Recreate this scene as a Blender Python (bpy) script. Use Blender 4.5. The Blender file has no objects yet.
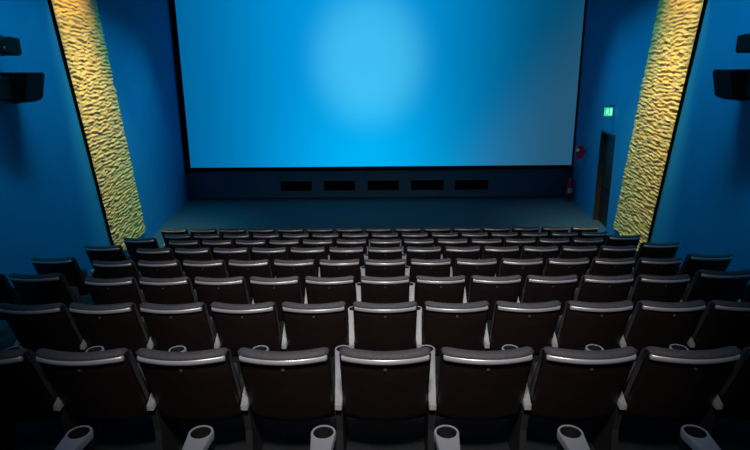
import bpy, bmesh, math, random
from mathutils import Vector, Matrix, noise
C = bpy.context.scene
COL = C.collection
PI = math.pi

# ------------------------------------------------------------------ camera
CAM_Z = 4.15
PITCH, YAW, ROLL = math.radians(15.2), 7.5 / 563.0, math.radians(0.55)
fw = Vector((-math.sin(YAW) * math.cos(PITCH), math.cos(YAW) * math.cos(PITCH), -math.sin(PITCH)))
rt = Vector((math.cos(YAW), math.sin(YAW), 0.0))
up = rt.cross(fw)
rt2 = rt * math.cos(ROLL) - up * math.sin(ROLL)
up2 = up * math.cos(ROLL) + rt * math.sin(ROLL)
cam_data = bpy.data.cameras.new('camera')
cam_data.sensor_width = 36.0
cam_data.lens = 36.0 * 563.0 / 750.0
cam = bpy.data.objects.new('camera', cam_data)
cam.matrix_world = Matrix(((rt2.x, up2.x, -fw.x, 0), (rt2.y, up2.y, -fw.y, 0), (rt2.z, up2.z, -fw.z, CAM_Z), (0, 0, 0, 1)))
COL.objects.link(cam)
C.camera = cam

# ------------------------------------------------------------------ world, exposure, lamps
w = bpy.data.worlds.new('dark_hall'); w.use_nodes = True
w.node_tree.nodes['Background'].inputs[0].default_value = (0.05, 0.15, 0.3, 1)
w.node_tree.nodes['Background'].inputs[1].default_value = 0.008
C.world = w
C.view_settings.view_transform = 'Standard'
C.view_settings.look = 'None'
C.view_settings.gamma = 1.0
C.view_settings.use_curve_mapping = False
C.view_settings.exposure = 0.0

def area(name, loc, target, size, power, color, shape='SQUARE', size_y=None, spread=PI):
    d = bpy.data.lights.new(name, 'AREA'); d.energy = power; d.color = color; d.size = size; d.shape = shape
    if size_y: d.size_y = size_y
    d.spread = spread
    o = bpy.data.objects.new(name, d); COL.objects.link(o); o.location = loc
    o.rotation_euler = (Vector(target) - Vector(loc)).to_track_quat('-Z', 'Y').to_euler()
    return o

def spot(name, loc, target, power, color, angle, blend=0.6, radius=0.1):
    d = bpy.data.lights.new(name, 'SPOT'); d.energy = power; d.color = color
    d.spot_size = math.radians(angle); d.spot_blend = blend; d.shadow_soft_size = radius
    o = bpy.data.objects.new(name, d); COL.objects.link(o); o.location = loc
    o.rotation_euler = (Vector(target) - Vector(loc)).to_track_quat('-Z', 'Y').to_euler()
    return o

# house downlights in the ceiling over the seats
spot('house_downlight', (0.0, -0.6, 6.9), (0.0, 5.6, 1.9), 1250, (1.0, 0.95, 0.94), 52, 1.0, 0.35)
spot('house_downlight', (0.0, 4.6, 7.0), (0.0, 6.8, 1.0), 560, (1.0, 0.93, 0.90), 72, 1.0, 0.3)
# blue wall washers on the ceiling along both side walls
for sx in (-1, 1):
    area('blue_wall_washer', (sx * 4.0, 8.0, 7.15), (sx * 5.7, 8.0, 2.6), 15.0, 100, (0.03, 0.68, 1.0), 'RECTANGLE', 0.3, spread=math.radians(58))
    spot('blue_wall_spot', (sx * 2.6, 16.0, 7.1), (sx * 6.3, 14.6, 0.3), 260 if sx < 0 else 150, (0.02, 0.75, 1.0), 60, 1.0, 0.2)
# warm spots over the gold panels
for sx, x0, x1, k in ((-1, -3.6, -5.75, 1.0), (1, 3.4, 5.55, 1.15)):
    spot('panel_spot', (x0, 9.6, 7.1), (x1 - sx * 0.05, 12.3, 1.6), 900 * k, (1.0, 0.74, 0.42), 44, 0.9, 0.06)
    spot('panel_spot', (x0 + sx * 0.5, 10.2, 7.15), (x1, 10.9, 4.8), 430, (1.0, 0.58, 0.16), 50, 0.9, 0.06)
# small warm downlights over the two front corners
spot('corner_downlight', (4.6, 15.6, 7.1), (5.5, 15.9, 0.0), 120, (1.0, 0.50, 0.40), 46, 1.0, 0.1)
spot('corner_downlight', (-4.4, 12.0, 7.1), (-4.7, 11.6, 0.8), 60, (1.0, 0.55, 0.35), 30, 1.0, 0.1)

# ------------------------------------------------------------------ materials
def mat(name, col, rough=0.6, metal=0.0, spec=0.5, emit=None, emit_s=0.0, noise_amt=0.0, noise_scale=40.0, bump=0.0, bump_scale=200.0):
    m = bpy.data.materials.new(name); m.use_nodes = True
    nt = m.node_tree; b = nt.nodes['Principled BSDF']
    b.inputs['Base Color'].default_value = (*col, 1); b.inputs['Roughness'].default_value = rough
    b.inputs['Metallic'].default_value = metal; b.inputs['Specular IOR Level'].default_value = spec
    if emit: b.inputs['Emission Color'].default_value = (*emit, 1); b.inputs['Emission Strength'].default_value = emit_s
    tc = nt.nodes.new('ShaderNodeTexCoord')
    if noise_amt:
        n = nt.nodes.new('ShaderNodeTexNoise'); n.inputs['Scale'].default_value = noise_scale; n.inputs['Detail'].default_value = 4
        nt.links.new(tc.outputs['Object'], n.inputs['Vector'])
        r = nt.nodes.new('ShaderNodeValToRGB')
        r.color_ramp.elements[0].position = 0.3; r.color_ramp.elements[1].position = 0.7
        r.color_ramp.elements[0].color = (*[c * (1 - noise_amt) for c in col], 1)
        r.color_ramp.elements[1].color = (*[min(1, c * (1 + noise_amt)) for c in col], 1)
        nt.links.new(n.outputs['Fac'], r.inputs['Fac']); nt.links.new(r.outputs['Color'], b.inputs['Base Color'])
    if bump:
        n2 = nt.nodes.new('ShaderNodeTexNoise'); n2.inputs['Scale'].default_value = bump_scale
        nt.links.new(tc.outputs['Object'], n2.inputs['Vector'])
        bp = nt.nodes.new('ShaderNodeBump'); bp.inputs['Strength'].default_value = bump; bp.inputs['Distance'].default_value = 0.003
        nt.links.new(n2.outputs['Fac'], bp.inputs['Height']); nt.links.new(bp.outputs['Normal'], b.inputs['Normal'])
    return m

M_wall = mat('blue_wall_paint', (0.006, 0.23, 0.46), 0.75, spec=0.25, noise_amt=0.04, noise_scale=2.0)
M_front = mat('dark_front_wall', (0.06, 0.18, 0.27), 0.8, spec=0.2, noise_amt=0.06, noise_scale=3.0)
M_ceil = mat('black_ceiling', (0.02, 0.025, 0.03), 0.9)
M_floor = mat('dark_carpet', (0.026, 0.028, 0.030), 0.9, spec=0.15, noise_amt=0.25, noise_scale=60.0, bump=0.4)
M_front_floor = mat('screen_lit_carpet', (0.060, 0.115, 0.135), 0.9, spec=0.15, noise_amt=0.15, noise_scale=30.0)  # front carpet, the screen's teal light put into a brighter base colour
M_black = mat('matt_black', (0.005, 0.004, 0.004), 0.7, spec=0.15)
M_shell = mat('dark_brown_shell', (0.023, 0.014, 0.013), 0.42, spec=0.4, noise_amt=0.15, noise_scale=14.0)
M_fabric = mat('charcoal_upholstery', (0.078, 0.074, 0.077), 0.65, spec=0.4, noise_amt=0.15, noise_scale=60.0, bump=0.3, bump_scale=350.0)
M_lip = mat('lip_highlight_grey', (0.58, 0.58, 0.60), 0.32, metal=0.3)  # paler than the shell: the lip's highlight put into the base colour
M_arm = mat('light_grey_arm', (0.42, 0.42, 0.43), 0.5, noise_amt=0.04)
M_well = mat('dark_grey_well', (0.022, 0.022, 0.024), 0.5)
M_panel = mat('dark_side_panel', (0.03, 0.03, 0.032), 0.6)
M_disc = mat('grey_disc', (0.12, 0.115, 0.11), 0.4)
M_disc_red = mat('red_disc', (0.45, 0.08, 0.04), 0.4)
M_gold = mat('gold_relief', (0.80, 0.54, 0.13), 0.5, metal=0.0, noise_amt=0.06, noise_scale=3.0)
M_metal = mat('dark_metal', (0.03, 0.03, 0.035), 0.4, metal=0.7)
M_grille = mat('speaker_grille', (0.012, 0.014, 0.02), 0.55, bump=0.5, bump_scale=300.0)
M_red = mat('red_enamel', (0.75, 0.03, 0.06), 0.4)
M_white = mat('white_paper', (0.6, 0.6, 0.6), 0.6)
M_door = mat('black_door', (0.015, 0.012, 0.012), 0.45, noise_amt=0.2, noise_scale=6)
M_reveal = mat('brown_wood_reveal', (0.075, 0.04, 0.028), 0.5, noise_amt=0.2, noise_scale=8)
M_green = mat('green_sign_light', (0.02, 0.35, 0.15), 0.5, emit=(0.03, 0.75, 0.32), emit_s=0.9)
M_signwhite = mat('sign_white_light', (0.6, 0.9, 0.7), 0.5, emit=(0.35, 1.0, 0.65), emit_s=1.1)
M_teal = mat('teal_lens', (0.01, 0.30, 0.22), 0.3, emit=(0.0, 0.4, 0.3), emit_s=0.25)

# the projected picture: a blue field, brightest left of the middle, fading to slate at the far side
def screen_material():
    m = bpy.data.materials.new('lit_screen'); m.use_nodes = True
    nt = m.node_tree; N = nt.nodes; L = nt.links
    N.clear()
    out = N.new('ShaderNodeOutputMaterial'); em = N.new('ShaderNodeEmission')
    geo = N.new('ShaderNodeNewGeometry'); sep = N.new('ShaderNodeSeparateXYZ')
    L.new(geo.outputs['Position'], sep.inputs[0])
    X, Z = sep.outputs['X'], sep.outputs['Z']
    def mth(op, a, b=None, clamp=False):
        n = N.new('ShaderNodeMath'); n.operation = op; n.use_clamp = clamp
        for i, v in enumerate((a, b)):
            if v is None: continue
            if isinstance(v, (int, float)): n.inputs[i].default_value = v
            else: L.new(v, n.inputs[i])
        return n.outputs[0]
    def blob(cx, cz, sx, sz, amt, p=1.0):
        a = mth('DIVIDE', mth('SUBTRACT', X, cx), sx); b = mth('DIVIDE', mth('SUBTRACT', Z, cz), sz)
        r = mth('ADD', mth('MULTIPLY', a, a), mth('MULTIPLY', b, b))
        if p != 1.0: r = mth('POWER', r, p)
        return mth('MULTIPLY', mth('POWER', 2.718, mth('MULTIPLY', r, -1.0)), amt)
    def smooth(v, lo, hi):
        n = N.new('ShaderNodeMapRange'); n.interpolation_type = 'SMOOTHSTEP'
        L.new(v, n.inputs['Value']); n.inputs['From Min'].default_value = lo; n.inputs['From Max'].default_value = hi
        return n.outputs['Result']
    def mixc(f, a, b):
        n = N.new('ShaderNodeMix'); n.data_type = 'RGBA'
        L.new(f, n.inputs['Factor']) if not isinstance(f, float) else None
        for i, v in ((6, a), (7, b)):
            if isinstance(v, tuple): n.inputs[i].default_value = (*v, 1)
            else: L.new(v, n.inputs[i])
        return n.outputs[2]
    def addc(a, f, col):
        n = N.new('ShaderNodeMix'); n.data_type = 'RGBA'; n.blend_type = 'ADD'
        L.new(f, n.inputs['Factor']); L.new(a, n.inputs[6]); n.inputs[7].default_value = (*col, 1)
        return n.outputs[2]
    # blue field, bright in the middle, darker teal towards the right, slate in the lower right corner
    base = mixc(smooth(X, -7.6, -1.0), (0.0, 0.115, 0.31), (0.0, 0.315, 0.76))
    base = mixc(smooth(X, -0.6, 6.2), base, (0.0, 0.066, 0.155))
    xs = mth('SUBTRACT', X, mth('MULTIPLY', mth('SUBTRACT', Z, 1.0), 0.75))
    base = addc(base, smooth(xs, 1.2, 4.6), (0.018, 0.026, 0.022))
    base = addc(base, blob(-0.4, 0.9, 2.6, 2.4, 1.0), (0.0, 0.13, 0.16))
    base = addc(base, blob(-0.4, 4.55, 1.75, 2.0, 1.0, 2.2), (0.05, 0.18, 0.12))
    L.new(base, em.inputs['Color']); em.inputs['Strength'].default_value = 1.0
    L.new(em.outputs[0], out.inputs['Surface'])
    return m
M_screen = screen_material()

# ------------------------------------------------------------------ helpers
def obj(name, bm, m, parent=None, smooth=False, bevel=0.0, seg=2):
    me = bpy.data.meshes.new(name)
    bmesh.ops.recalc_face_normals(bm, faces=bm.faces)
    bm.to_mesh(me); bm.free()
    o = bpy.data.objects.new(name, me); COL.objects.link(o)
    if m: me.materials.append(m)
    if smooth:
        for p in me.polygons: p.use_smooth = True
        me.set_sharp_from_angle(angle=math.radians(50))
    if bevel:
        b = o.modifiers.new('bevel', 'BEVEL'); b.width = bevel; b.segments = seg; b.limit_method = 'ANGLE'
    if parent: o.parent = parent
    return o

def thing(name, label, cat, loc=(0, 0, 0), rz=0.0, group=None):
    o = bpy.data.objects.new(name, None); COL.objects.link(o)
    o.location = loc; o.rotation_euler = (0, 0, rz); o.empty_display_size = 0.1
    o['label'] = label; o['category'] = cat
    if group: o['group'] = group
    return o

def struct(name, bm, m, parent=None, **k):
    o = obj(name, bm, m, parent, **k); o['kind'] = 'structure'; return o

def bx(bm, c, s, mtx=None):
    vs = []
    for i in (-1, 1):
        for j in (-1, 1):
            for k in (-1, 1):
                v = Vector((c[0] + i * s[0] / 2, c[1] + j * s[1] / 2, c[2] + k * s[2] / 2))
                vs.append(bm.verts.new(mtx @ v if mtx else v))
    for f in ((0, 1, 3, 2), (4, 6, 7, 5), (0, 4, 5, 1), (2, 3, 7, 6), (0, 2, 6, 4), (1, 5, 7, 3)):
        bm.faces.new([vs[i] for i in f])
    return bm

def box(c, s): return bx(bmesh.new(), c, s)

def prism(bm, pts, d):
    """closed polygon of Vectors extruded by vector d"""
    a = [bm.verts.new(p) for p in pts]; b = [bm.verts.new(Vector(p) + d) for p in pts]
    n = len(pts)
    bm.faces.new(a); bm.faces.new(b[::-1])
    for i in range(n): bm.faces.new((a[i], a[(i + 1) % n], b[(i + 1) % n], b[i]))
    return bm

def cyl(bm, p0, p1, r0, r1=None, n=20, caps=True):
    p0, p1 = Vector(p0), Vector(p1); r1 = r0 if r1 is None else r1
    q = (p1 - p0).to_track_quat('Z', 'Y')
    A = [bm.verts.new(p0 + q @ Vector((r0 * math.cos(2 * PI * i / n), r0 * math.sin(2 * PI * i / n), 0))) for i in range(n)]
    B = [bm.verts.new(p1 + q @ Vector((r1 * math.cos(2 * PI * i / n), r1 * math.sin(2 * PI * i / n), 0))) for i in range(n)]
    for i in range(n): bm.faces.new((A[i], A[(i + 1) % n], B[(i + 1) % n], B[i]))
    if caps: bm.faces.new(A[::-1]); bm.faces.new(B)
    return bm

def lathe(bm, prof, n=24, c=(0, 0, 0)):
    rings = []
    for r, z in prof:
        rings.append([bm.verts.new((c[0] + r * math.cos(2 * PI * i / n), c[1] + r * math.sin(2 * PI * i / n), c[2] + z)) for i in range(n)])
    for a, b in zip(rings, rings[1:]):
        for i in range(n): bm.faces.new((a[i], a[(i + 1) % n], b[(i + 1) % n], b[i]))
    bm.faces.new(rings[0]); bm.faces.new(rings[-1])
    return bm

# ------------------------------------------------------------------ side wall frames
FY = 18.95                       # plane of the front wall
WL = (-1, 6.68, 0.128)           # sign, half width at the front wall, widening per metre
WR = (1, 6.43, 0.118)
def wx(W, y): return W[0] * (W[1] - (FY - y) * W[2])
def wall_pt(W, y, z, off=0.0):
    """a point on a side wall, moved off metres into the room"""
    n = Vector((-W[0], W[2], 0)).normalized()
    return Vector((wx(W, y), y, z)) + n * off
def wall_m(W, y, z, off=0.0):
    """frame with x along the wall towards the front wall, y up, z into the room"""
    t = Vector((W[0] * W[2], 1, 0)).normalized(); u = Vector((0, 0, 1)); n = Vector((-W[0], W[2], 0)).normalized()
    p = wall_pt(W, y, z, off)
    return Matrix(((t.x, u.x, n.x, p.x), (t.y, u.y, n.y, p.y), (t.z, u.z, n.z, p.z), (0, 0, 0, 1)))

CEIL = 7.3
YB = -3.2
# ------------------------------------------------------------------ rows (y of the back top edge, floor level)
P = 0.56
ROWS = [('Z', 1.565, 1.940), ('A', 2.777, 1.726), ('B', 4.075, 1.451), ('C', 5.377, 1.182), ('D', 6.607, 0.950),
        ('E', 7.831, 0.724), ('F', 9.049, 0.479), ('G', 10.276, 0.235), ('H', 11.514, 0.0)]

# floor: the level front part and the raked platforms, one stepped slab
prof = [(FY + 0.3, 0.0)]
back_lv = 2.2
for i in range(len(ROWS) - 1, 0, -1):
    y = ROWS[i][1] - 0.08
    prof.append((y, ROWS[i][2])); prof.append((y, ROWS[i - 1][2]))
prof.append((0.38, ROWS[0][2])); prof.append((0.38, back_lv)); prof.append((YB - 0.2, back_lv))
prof.append((YB - 0.2, -0.3)); prof.append((FY + 0.3, -0.3))
cl = []
for p in prof:
    if not cl or (abs(cl[-1][0] - p[0]) + abs(cl[-1][1] - p[1])) > 1e-4: cl.append(p)
bm = bmesh.new(); prism(bm, [Vector((-7.2, y, z)) for y, z in cl], Vector((14.2, 0, 0)))
fl = struct('floor', bm, M_floor)
fl.data.materials.append(M_front_floor)
for p in fl.data.polygons:
    if p.normal.z > 0.9 and p.center.y > 12: p.material_index = 1
struct('ceiling', box((0, (FY + YB) / 2, CEIL + 0.1), (14.6, FY - YB + 1, 0.2)), M_ceil)
struct('wall_front', box((0, FY + 0.15, CEIL / 2), (14.2, 0.3, CEIL)), M_front)
struct('wall_back', box((0, YB - 0.1, CEIL / 2), (10, 0.2, CEIL)), M_black)

def wall_mesh(W, cuts):
    """outer quad strips around an opening; cuts = (y0, y1, ztop) of a doorway or None"""
    bm = bmesh.new()
    def piece(y0, y1, z0, z1):
        n = Vector((W[0], -W[2], 0)).normalized() * 0.2
        prism(bm, [wall_pt(W, y0, z0), wall_pt(W, y1, z0), wall_pt(W, y1, z1), wall_pt(W, y0, z1)], n)
    if not cuts: piece(YB, FY, -0.1, CEIL)
    else:
        y0, y1, zt = cuts
        piece(YB, y0, -0.1, CEIL); piece(y1, FY, -0.1, CEIL); piece(y0, y1, zt, CEIL)
    return bm
struct('wall_left', wall_mesh(WL, None), M_wall)
DY0, DY1, DZ = 14.3, 15.75, 2.56
struct('wall_right', wall_mesh(WR, (DY0, DY1, DZ)), M_wall)

# doorway recess with brown reveal and a black double-leaf door set back
dl = 1.0 * (DY1 - DY0) * math.sqrt(1 + WR[2] ** 2)
def local_struct(name, bm, m, mtx, parent=None, **k):
    o = struct(name, bm, m, parent, **k)
    if not parent: o.matrix_world = mtx
    return o
dm = wall_m(WR, DY0, 0.0)
d1 = local_struct('door_1', box((dl / 2, DZ / 2, -0.165), (dl - 0.10, DZ - 0.06, 0.05)), M_door, dm)
bm = bmesh.new()
bx(bm, (dl - 0.03, DZ / 2, -0.10), (0.05, DZ - 0.005, 0.19)); bx(bm, (0.03, DZ / 2, -0.10), (0.05, DZ - 0.005, 0.19)); bx(bm, (dl / 2, DZ - 0.03, -0.10), (dl - 0.11, 0.05, 0.19))
local_struct('door_frame', bm, M_reveal, dm, d1)
bm = bmesh.new(); bx(bm, (dl / 2, 1.05, -0.13), (0.9, 0.035, 0.03)); bx(bm, (dl / 2 - 0.42, 1.05, -0.135), (0.04, 0.06, 0.03)); bx(bm, (dl / 2 + 0.42, 1.05, -0.135), (0.04, 0.06, 0.03))
local_struct('push_bar', bm, M_metal, dm, d1, bevel=0.005)

# ------------------------------------------------------------------ screen
SX0, SX1, SZ0, SZ1 = -6.47, 6.36, 1.06, 6.55
t = thing('cinema_screen', 'wide glowing blue cinema screen filling the end wall above the dark strip', 'screen', ((SX0 + SX1) / 2, FY - 0.10, SZ0))
hw, hh = (SX1 - SX0) / 2, SZ1 - SZ0
o = obj('picture_surface', box((0, 0, hh / 2), (2 * hw, 0.02, hh)), M_screen, t)
bm = bmesh.new(); b = 0.13
for c, s in (((-hw - b / 2, 0.02, hh / 2), (b, 0.14, hh + 2 * b)), ((hw + b / 2, 0.02, hh / 2), (b, 0.14, hh + 2 * b)),
             ((0, 0.02, -b / 2 + 0.02), (2 * hw, 0.14, b)), ((0, 0.02, hh + b / 2), (2 * hw, 0.14, b))): bx(bm, c, s)
obj('frame', bm, M_black, t, bevel=0.01)

# vents below the screen
VX = [(-3.455, -2.42), (-1.965, -0.94), (-0.48, 0.56), (1.0, 2.09), (2.50, 3.60)]
words = ['leftmost of the five', 'second from the left of the five', 'middle one of the five', 'fourth from the left of the five', 'rightmost of the five']
for (x0, x1), wd in zip(VX, words):
    t = thing('air_vent', f'dark air vent below the screen, {wd}', 'vent', ((x0 + x1) / 2, FY - 0.02, 0.41), 0, 'air vents below the screen')
    wv = x1 - x0
    obj('backing', box((0, 0.005, 0), (wv, 0.02, 0.30)), M_black, t)
    bm = bmesh.new()
    for c, s in (((0, -0.01, 0.15), (wv + 0.03, 0.03, 0.025)), ((0, -0.01, -0.15), (wv + 0.03, 0.03, 0.025)), ((wv / 2, -0.01, 0), (0.025, 0.03, 0.3)), ((-wv / 2, -0.01, 0), (0.025, 0.03, 0.3))): bx(bm, c, s)
    obj('frame', bm, M_black, t)
    bm = bmesh.new()
    for k in range(7): bx(bm, (0, 0, 0), (wv - 0.03, 0.03, 0.006), Matrix.Translation((0, -0.008, -0.12 + 0.04 * k)) @ Matrix.Rotation(0.7, 4, 'X'))
    obj('louvre', bm, M_black, t)

# ------------------------------------------------------------------ gold relief panels
def gold_panel(W, q, label, seed):
    """q = bottom-near y, bottom-far y, top-near y, top-far y in wall terms, from floor level to the ceiling"""
    yn0, yf0, yn1, yf1 = q
    z0, z1 = 0.35, CEIL - 0.02
    cy = (yn0 + yf0) / 2
    m = wall_m(W, cy, z0)
    root = thing('relief_panel', label, 'wall panel', (0, 0, 0), 0, 'slanted gold relief panels')
    root.matrix_world = m
    k = math.sqrt(1 + W[2] ** 2)
    sc = lambda y: (y - cy) * k
    NU, NV = 76, 640
    bm = bmesh.new(); grid = []
    for j in range(NV + 1):
        v = j / NV; z = (z1 - z0) * v
        a = sc(yn0 + (yn1 - yn0) * v); bb = sc(yf0 + (yf1 - yf0) * v)
        row = []
        for i in range(NU + 1):
            u = i / NU; x = a + (bb - a) * u
            ph = 2 * PI * z / 0.075 + 5.0 * noise.noise(Vector((x * 4.2, z * 3.2, seed)))
            cell = noise.noise(Vector((x * 3.6, z * 17.0, seed + 11))) + 0.35 * noise.noise(Vector((x * 13.0, z * 30.0, seed + 4.7)))
            hh_ = 0.05 + 0.006 * math.sin(ph) + 0.026 * cell
            e = min(u, 1 - u)
            if e < 0.02: hh_ *= e / 0.02
            row.append(bm.verts.new((x, z, hh_ if 0 < j < NV else 0.0)))
        grid.append(row)
    for j in range(NV):
        for i in range(NU): bm.faces.new((grid[j][i], grid[j][i + 1], grid[j + 1][i + 1], grid[j + 1][i]))
    obj('relief_face', bm, M_gold, root, smooth=True)
    bm = bmesh.new()
    for s, (p, r) in ((-1, (yn0, yn1)),):
        x0, x1 = sc(p), sc(r); g = 0.018 * s
        prism(bm, [Vector((x0, 0, 0)), Vector((x0 + g, 0, 0)), Vector((x1 + g, z1 - z0, 0)), Vector((x1, z1 - z0, 0))], Vector((0, 0, 0.055)))
    obj('gap_shadow', bm, M_black, root)  # black strip drawn as the gap's shadow along the near edge
gold_panel(WL, (11.33, 13.60, 9.40, 11.72), 'gold rippled relief strip slanting up the blue wall opposite the doorway', 3.0)
gold_panel(WR, (11.27, 13.62, 9.42, 11.68), 'gold rippled relief strip slanting up the blue wall beside the doorway', 11.0)

# ------------------------------------------------------------------ wall speakers and spots
def speaker(W, y, z, label):
    root = thing('wall_speaker', label, 'speaker', (0, 0, 0), 0, 'surround speakers on the side walls')
    root.matrix_world = wall_m(W, y, z)
    # tapered cabinet tilted down: outline seen along the wall (up, out)
    bm = bmesh.new()
    pr = [Vector((-0.30, 0.21, 0.10)), Vector((-0.30, 0.21, 0.42)), Vector((-0.30, -0.17, 0.33)), Vector((-0.30, -0.21, 0.22)), Vector((-0.30, -0.17, 0.10))]
    prism(bm, pr, Vector((0.60, 0, 0)))
    obj('cabinet', bm, M_black, root, bevel=0.012)
    bm = bmesh.new(); prism(bm, [Vector((-0.27, 0.18, 0.425)), Vector((-0.27, 0.18, 0.435)), Vector((-0.27, -0.15, 0.36)), Vector((-0.27, -0.15, 0.345))], Vector((0.54, 0, 0)))
    obj('grille', bm, M_black, root)
    bm = bmesh.new(); bx(bm, (0, 0, 0.01), (0.16, 0.22, 0.02)); cyl(bm, (0, 0, 0.01), (0, 0, 0.12), 0.025, n=12)
    obj('bracket', bm, M_metal, root)
    bm = bmesh.new()
    bx(bm, (-0.62, 0.0, 0.16), (0.5, 0.30, 0.2)); bx(bm, (-0.345, 0.03, 0.16), (0.06, 0.06, 0.06))
    obj('horn_box', bm, M_black, root, bevel=0.02)
def wall_spot(W, y, z, label):
    root = thing('wall_spotlight', label, 'spotlight', (0, 0, 0), 0, 'small black fixtures above the wall speakers')
    root.matrix_world = wall_m(W, y, z)
    bm = bmesh.new()
    prism(bm, [Vector((0.26, 0.11, 0.13)), Vector((0.26, -0.10, 0.13)), Vector((0.20, -0.12, 0.13)), Vector((-0.34, -0.08, 0.13)), Vector((-0.36, 0.05, 0.13)), Vector((0.0, 0.12, 0.13))], Vector((0, 0, 0.21)))
    obj('lamp_body', bm, M_black, root, bevel=0.015)
    bm = bmesh.new(); bx(bm, (-0.02, 0, 0.06), (0.04, 0.05, 0.12)); bx(bm, (-0.02, 0.128, 0.18), (0.04, 0.012, 0.15)); bx(bm, (-0.02, -0.125, 0.18), (0.04, 0.012, 0.15)); bx(bm, (-0.02, 0, 0.108), (0.04, 0.26, 0.012))
    obj('yoke', bm, M_metal, root)
    bm = bmesh.new(); bx(bm, (-0.02, 0, 0.008), (0.12, 0.16, 0.016)); obj('wall_plate', bm, M_metal, root)
    bm = bmesh.new(); cyl(bm, (-0.22, -0.03, 0.338), (-0.22, -0.03, 0.352), 0.018, n=10)
    obj('knob', bm, M_disc, root)
speaker(WL, 8.1, 3.98, 'big black box speaker on the blue wall at the left edge of the photo')
speaker(WR, 8.1, 3.93, 'big black box speaker on the blue wall at the right edge of the photo')
wall_spot(WL, 7.75, 4.53, 'small black fixture above the big speaker on the left wall')
wall_spot(WR, 7.75, 4.47, 'small black fixture above the big speaker on the right wall')

# ------------------------------------------------------------------ exit sign, alarm, extinguisher
c = wall_pt(WR, 14.6, 3.12, 0.16)
t = thing('exit_sign', 'small glowing green exit sign on the blue wall above the doorway', 'exit sign', c); t.scale = (0.8, 1, 1.08)
obj('housing', box((0, 0.02, 0), (0.30, 0.045, 0.23)), M_metal, t, bevel=0.006)
obj('lit_face', box((0, -0.006, 0), (0.27, 0.008, 0.20)), M_green, t)
bm = bmesh.new()
bx(bm, (0.085, -0.012, 0.0), (0.06, 0.004, 0.15))                                  # doorway of the pictogram
bx(bm, (-0.02, -0.012, 0.055), (0.03, 0.004, 0.03)); bx(bm, (-0.025, -0.012, 0.01), (0.028, 0.004, 0.06))
bx(bm, (-0.03, -0.012, -0.045), (0.02, 0.004, 0.07), Matrix.Rotation(0.5, 4, 'Y')); bx(bm, (-0.02, -0.012, -0.045), (0.02, 0.004, 0.07), Matrix.Rotation(-0.5, 4, 'Y'))
bx(bm, (-0.025, -0.012, 0.02), (0.10, 0.004, 0.014))
obj('pictogram', bm, M_signwhite, t)
obj('arm', box((0.12, 0.02, 0.14), (0.16, 0.02, 0.02)), M_metal, t)

c = wall_pt(WR, 17.2, 1.74, 0.17)
t = thing('alarm_disc', 'small round red fixture on the blue wall between screen corner and doorway', 'alarm fixture', c)
bm = bmesh.new(); cyl(bm, (0, 0, 0), (0, 0.07, 0), 0.16, 0.17, n=28); o = obj('disc', bm, M_red, t, smooth=True); o.scale = (0.85, 1, 1.3)
bm = bmesh.new(); cyl(bm, (-0.085, -0.015, 0.06), (-0.085, 0.02, 0.06), 0.045, n=16); obj('lens', bm, M_teal, t, smooth=True)
obj('mount', box((0.10, 0.07, 0), (0.18, 0.03, 0.05)), M_metal, t)

c = wall_pt(WR, 18.2, 0.14, 0.19)
t = thing('fire_extinguisher', 'red fire extinguisher on the blue wall near the screen corner', 'fire extinguisher', c); t.scale = (1.2, 1.2, 1.0)
bm = bmesh.new(); lathe(bm, [(0.085, 0), (0.095, 0.02), (0.095, 0.50), (0.08, 0.57), (0.035, 0.61), (0.03, 0.64)]); obj('cylinder', bm, M_red, t, smooth=True)
bm = bmesh.new(); cyl(bm, (0, 0, 0.64), (0, 0, 0.68), 0.03, n=12); bx(bm, (0, -0.05, 0.69), (0.03, 0.13, 0.02)); bx(bm, (0, -0.05, 0.73), (0.03, 0.13, 0.015)); obj('valve', bm, M_metal, t)
bm = bmesh.new()
pts = [(0.0, -0.02, 0.66), (-0.08, -0.06, 0.62), (-0.11, -0.06, 0.45), (-0.105, -0.05, 0.22)]
for a, b2 in zip(pts, pts[1:]): cyl(bm, a, b2, 0.011, n=8)
obj('hose', bm, M_black, t, smooth=True)
bm = bmesh.new(); n = 10
A = [(0.0965 * math.sin(-0.8 + 1.6 * i / n), -0.0965 * math.cos(-0.8 + 1.6 * i / n)) for i in range(n + 1)]
lo = [bm.verts.new((x, y, 0.13)) for x, y in A]; hi = [bm.verts.new((x, y, 0.30)) for x, y in A]
for i in range(n): bm.faces.new((lo[i], lo[i + 1], hi[i + 1], hi[i]))
obj('label_band', bm, M_white, t, smooth=True)
obj('wall_hook', box((0.12, 0, 0.5), (0.06, 0.04, 0.03)), M_metal, t)

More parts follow.
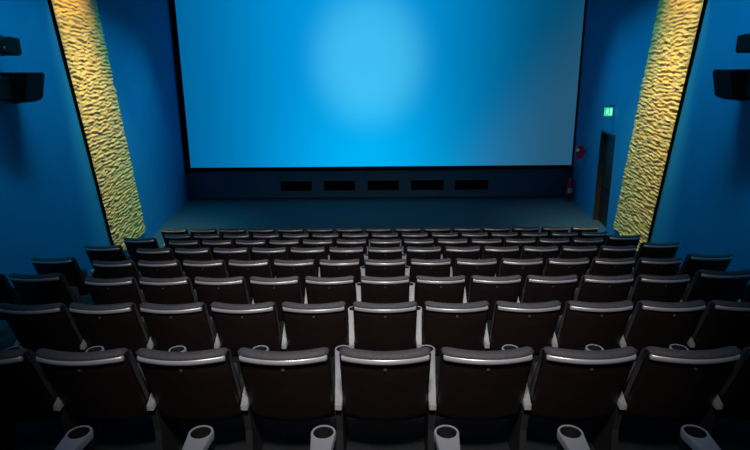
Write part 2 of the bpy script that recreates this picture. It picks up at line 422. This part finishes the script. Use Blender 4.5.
# ------------------------------------------------------------------ cinema chair
H = 0.97; REC = 0.40
def bulge(u, amt=0.056, w=0.2525): return -amt * (1 - (u / w) ** 2)
def slab(prof, w, bul, r, nu=20, sag=0.0, r_in=None):
    """closed (y, z) outline swept across x in [-w, w] with rounded ends (radius r) and a bow towards the rear"""
    n = len(prof)
    # inward normals
    area2 = sum(prof[i][0] * prof[(i + 1) % n][1] - prof[(i + 1) % n][0] * prof[i][1] for i in range(n))
    sg = 1 if area2 > 0 else -1
    nor = []
    for i in range(n):
        a, c = Vector(prof[i - 1]), Vector(prof[(i + 1) % n]); d = (c - a).normalized()
        nor.append(Vector((-d.y, d.x)) * sg)
    us = [-w + r * (1 - math.cos(PI / 2 * k / 4)) for k in range(4)] + [-w + r + (2 * w - 2 * r) * k / nu for k in range(nu + 1)] + [w - r * (1 - math.cos(PI / 2 * k / 4)) for k in range(3, -1, -1)]
    rings = []; bm = bmesh.new()
    for u in us:
        e = max(0.0, abs(u) - (w - r)); ins = r - math.sqrt(max(0.0, r * r - e * e)); ins = min(ins, r * 0.999)
        if r_in is not None: ins = ins / r * r_in
        rings.append([bm.verts.new((u, p[0] + nor[i].x * ins + bul(u), p[1] + nor[i].y * ins - (sag * (1 - (u / w) ** 2) if p[1] > 0.85 else 0))) for i, p in enumerate(prof)])
    for a, b in zip(rings, rings[1:]):
        for i in range(n): bm.faces.new((a[i], a[(i + 1) % n], b[(i + 1) % n], b[i]))
    bm.faces.new(rings[0]); bm.faces.new(rings[-1][::-1])
    return bm
def yb(z): return (H - z) * REC
def make_chair():
    root = thing('cinema_chair', 'x', 'chair')
    # hard rear shell
    p = [(yb(0.935) + 0.006, 0.935), (yb(0.925), 0.925), (yb(0.80), 0.80), (yb(0.62), 0.62), (yb(0.45), 0.45), (yb(0.40) + 0.004, 0.40), (yb(0.385) + 0.025, 0.385),
         (yb(0.45) + 0.04, 0.45), (yb(0.62) + 0.04, 0.62), (yb(0.80) + 0.04, 0.80), (yb(0.93) + 0.04, 0.93)]
    obj('backrest', slab(p, 0.2525, bulge, 0.018, r_in=0.016), M_shell, root, smooth=True)
    # upholstered front pad that rolls over the top edge
    p = []
    cx, cz, ry, rz = yb(0.94) + 0.036, 0.934, 0.037, 0.028
    for k in range(9):
        a = PI + 0.35 - (PI + 0.35) * k / 8
        p.append((cx + ry * math.cos(a), cz + rz * math.sin(a)))
    p += [(yb(0.80) + 0.085, 0.80), (yb(0.62) + 0.11, 0.62), (yb(0.44) + 0.11, 0.44), (yb(0.41) + 0.08, 0.41), (yb(0.44) + 0.042, 0.44), (yb(0.62) + 0.042, 0.62), (yb(0.80) + 0.042, 0.80), (yb(0.915) + 0.042, 0.915)]
    obj('back_cushion', slab(p, 0.2525, bulge, 0.045, r_in=0.026, sag=0.006), M_fabric, root, smooth=True)
    # satin lip along the shell top, its highlight painted in as pale grey
    p = []
    for k in range(10):
        a = 2 * PI * k / 10
        p.append((yb(0.912) - 0.003 + 0.014 * math.cos(a), 0.911 + 0.0190 * math.sin(a)))
    obj('lip_highlight', slab(p, 0.243, bulge, 0.012, r_in=0.006), M_lip, root, smooth=True)
    bm = bmesh.new(); z = 0.850
    cyl(bm, (0, yb(z) - 0.056 - 0.006, z), (0, yb(z) - 0.056 + 0.01, z + 0.004), 0.009, n=14)
    obj('number_disc', bm, M_disc, root, smooth=True)
    # tipped-up seat
    p = [(0.245, 0.40), (0.235, 0.44), (0.205, 0.66), (0.215, 0.70), (0.245, 0.71), (0.285, 0.69), (0.325, 0.45), (0.315, 0.40), (0.28, 0.385)]
    p = [(y + 0.10, z - 0.01) for y, z in p]
    obj('seat', slab(p, 0.205, lambda u: 0.0, 0.03, nu=6, r_in=0.02), M_fabric, root, smooth=True)
    obj('hinge_bar', cyl(bmesh.new(), (-0.255, 0.33, 0.40), (0.255, 0.33, 0.40), 0.018, n=10), M_panel, root)
    return root
AZ = 0.625
def make_arm(x0, root):
    """light grey armrest with a cup hole at its front end, its well and the panel that carries it"""
    cy, R, r = 0.665, 0.058, 0.0465
    drop = lambda y: -0.105 * max(0.0, min(1.0, (0.47 - y) / 0.29)) ** 1.3
    half = [(0.160, 0.016), (0.164, 0.0205), (0.20, 0.023), (0.25, 0.026), (0.30, 0.028), (0.35, 0.031), (0.40, 0.0345), (0.45, 0.039), (0.50, 0.0430), (0.55, 0.0475), (0.61, 0.0525)]
    bm = bmesh.new()
    lv = ((0.0, -0.034), (0.0, -0.005), (0.003, 0.0))            # inset, height below the top face
    # tail: cross sections joined along its length
    secs = []
    for y, h_ in half:
        d = drop(y)
        secs.append([bm.verts.new((-(h_ - a), y, AZ + d + dz)) for a, dz in lv] + [bm.verts.new((h_ - a, y, AZ + d + dz)) for a, dz in lv[::-1]])
    for a, b in zip(secs, secs[1:]):
        for i in range(6): bm.faces.new((a[i], a[(i + 1) % 6], b[(i + 1) % 6], b[i]))
    bm.faces.new(secs[0])
    # head: ring round the cup hole, starting from the last cross section
    last = secs[-1]
    def loop(a_, dz, seam):
        L_ = [seam[0], bm.verts.new((0.0545 - a_, cy - 0.028, AZ + dz))]
        q = R - a_
        for k in range(25):
            t_ = -0.24 + (PI + 0.48) * k / 24
            L_.append(bm.verts.new((q * math.cos(t_), cy + q * math.sin(t_), AZ + dz)))
        return L_ + [bm.verts.new((-0.0545 + a_, cy - 0.028, AZ + dz)), seam[1]]
    loops = [loop(lv[k][0], lv[k][1], (last[5 - k], last[k])) for k in range(3)]
    angs = [math.atan2(v.co.y - cy, v.co.x) for v in loops[2]]
    aL, aR = angs[-1] % (2 * PI), angs[0] % (2 * PI)
    low = [aL + (aR - aL) * k / 7 for k in range(1, 7)]
    inn = []
    for dz in (0.0, -0.034):
        inn.append([bm.verts.new((r * math.cos(a), cy + r * math.sin(a), AZ + dz)) for a in angs + low])
    n = len(angs) - 1
    for a, b in zip(loops, loops[1:] + [inn[0]]):
        for i in range(n): bm.faces.new((a[i], a[i + 1], b[i + 1], b[i]))
    for i in range(n): bm.faces.new((inn[1][i], inn[1][i + 1], loops[0][i + 1], loops[0][i]))
    T = len(inn[0])
    for i in range(T): bm.faces.new((inn[0][i], inn[0][(i + 1) % T], inn[1][(i + 1) % T], inn[1][i]))
    for ring, e0, e1, dz in ((inn[0], last[2], last[3], 0.0), (inn[1], last[0], last[5], -0.034)):
        arc = ring[n:] + [ring[0]]
        edge = [e0] + [bm.verts.new(e0.co.lerp(e1.co, k / 7)) for k in range(1, 7)] + [e1]
        for k in range(7): bm.faces.new((arc[k], arc[k + 1], edge[k + 1], edge[k]))
    arm = obj('armrest', bm, M_arm, root, smooth=True); arm.location = (x0, 0, 0)
    bm = bmesh.new()
    lathe(bm, [(0.050, -0.17), (0.0565, -0.036), (0.0462, -0.036), (0.0460, -0.003), (0.0448, -0.003), (0.043, -0.11), (0.040, -0.112)], 22, (0, cy, AZ))
    obj('cup_holder', bm, M_well, arm, smooth=True)
    bm = bmesh.new()
    prism(bm, [Vector((-0.020, 0.20, AZ - 0.145)), Vector((-0.020, 0.33, AZ - 0.09)), Vector((-0.020, 0.47, AZ - 0.036)), Vector((-0.020, 0.60, AZ - 0.036)), Vector((-0.020, 0.56, 0.30)), Vector((-0.020, 0.50, 0.0)), Vector((-0.020, 0.20, 0.0)), Vector((-0.020, 0.23, 0.30))], Vector((0.040, 0, 0)))
    sp = obj('side_panel', bm, M_panel, root); sp.location = (x0, 0, 0)

proto = make_chair(); make_arm(-P / 2, proto)
def copy_tree(o, parent=None):
    c = o.copy(); COL.objects.link(c)
    if parent: c.parent = parent
    for ch in list(o.children): copy_tree(ch, c)
    return c
row_words = {'A': 'nearest row of backs', 'B': 'second row', 'C': 'third row', 'D': 'fourth row',
             'E': 'fifth row', 'F': 'sixth row', 'G': 'seventh row', 'H': 'frontmost row'}
nums = ['', 'one', 'two', 'three', 'four', 'five', 'six', 'seven']
extent = {'Z': 3, 'A': 4, 'B': 5, 'C': 7, 'D': 7, 'E': 7, 'F': 7, 'G': 7, 'H': 7}
used = False
spare_arm = thing('spare', 'x', 'x'); make_arm(P / 2, spare_arm)
for name, y, z in ROWS:
    k = extent[name]
    x0 = 0.012 + (y - 2.78) * 0.0054
    pitch = P + (0.002 if name in 'ZAB' else 0.008)
    if name == 'H': pitch, x0 = 0.626, -0.08
    for i in range(-k, k + 1):
        r = copy_tree(proto) if used else proto
        used = True
        x = x0 + i * pitch; s = 1.0; sxx = 1.0
        end = abs(i) == 7 and name in 'CDEF'
        if end or (name == 'C' and abs(i) == 6):
            s = 1.05; x += (-0.10 if i < 0 else -0.05) + math.copysign({'C': 0.09 if abs(i) == 6 else 0.14, 'D': 0.09, 'E': 0.08, 'F': 0.08}[name], i)
        if name == 'H': sxx = 1.10
        r.location = (x, y, z); r.scale = (s * sxx, s, s)
        where = 'in the middle column' if i == 0 else f"{nums[abs(i)]} {'seat' if abs(i) == 1 else 'seats'} {'left' if i < 0 else 'right'} of the middle column"
        head = 'black cup-holder chair' if name == 'Z' else ('tall dark end chair' if end and abs(i) == 7 else ('tall dark chair' if s > 1 else 'dark brown-black chair'))
        where = where.replace('of the middle', 'of middle')
        r['label'] = f'bottom-edge chair showing only grey cup-holder arms, {where}' if name == 'Z' else f'{head}, {row_words[name]}, {where}'
        r['group'] = 'cinema chairs in the raked rows'
        if i == k:
            for ch in list(spare_arm.children): copy_tree(ch, r)
        if name == 'B' and i == 4:
            for ch in r.children:
                if ch.name.startswith('number_disc'):
                    ch.data = ch.data.copy(); ch.data.materials[0] = M_disc_red; ch['label'] = 'reddish number disc'
def kill(o):
    for ch in list(o.children): kill(ch)
    bpy.data.objects.remove(o)
kill(spare_arm)
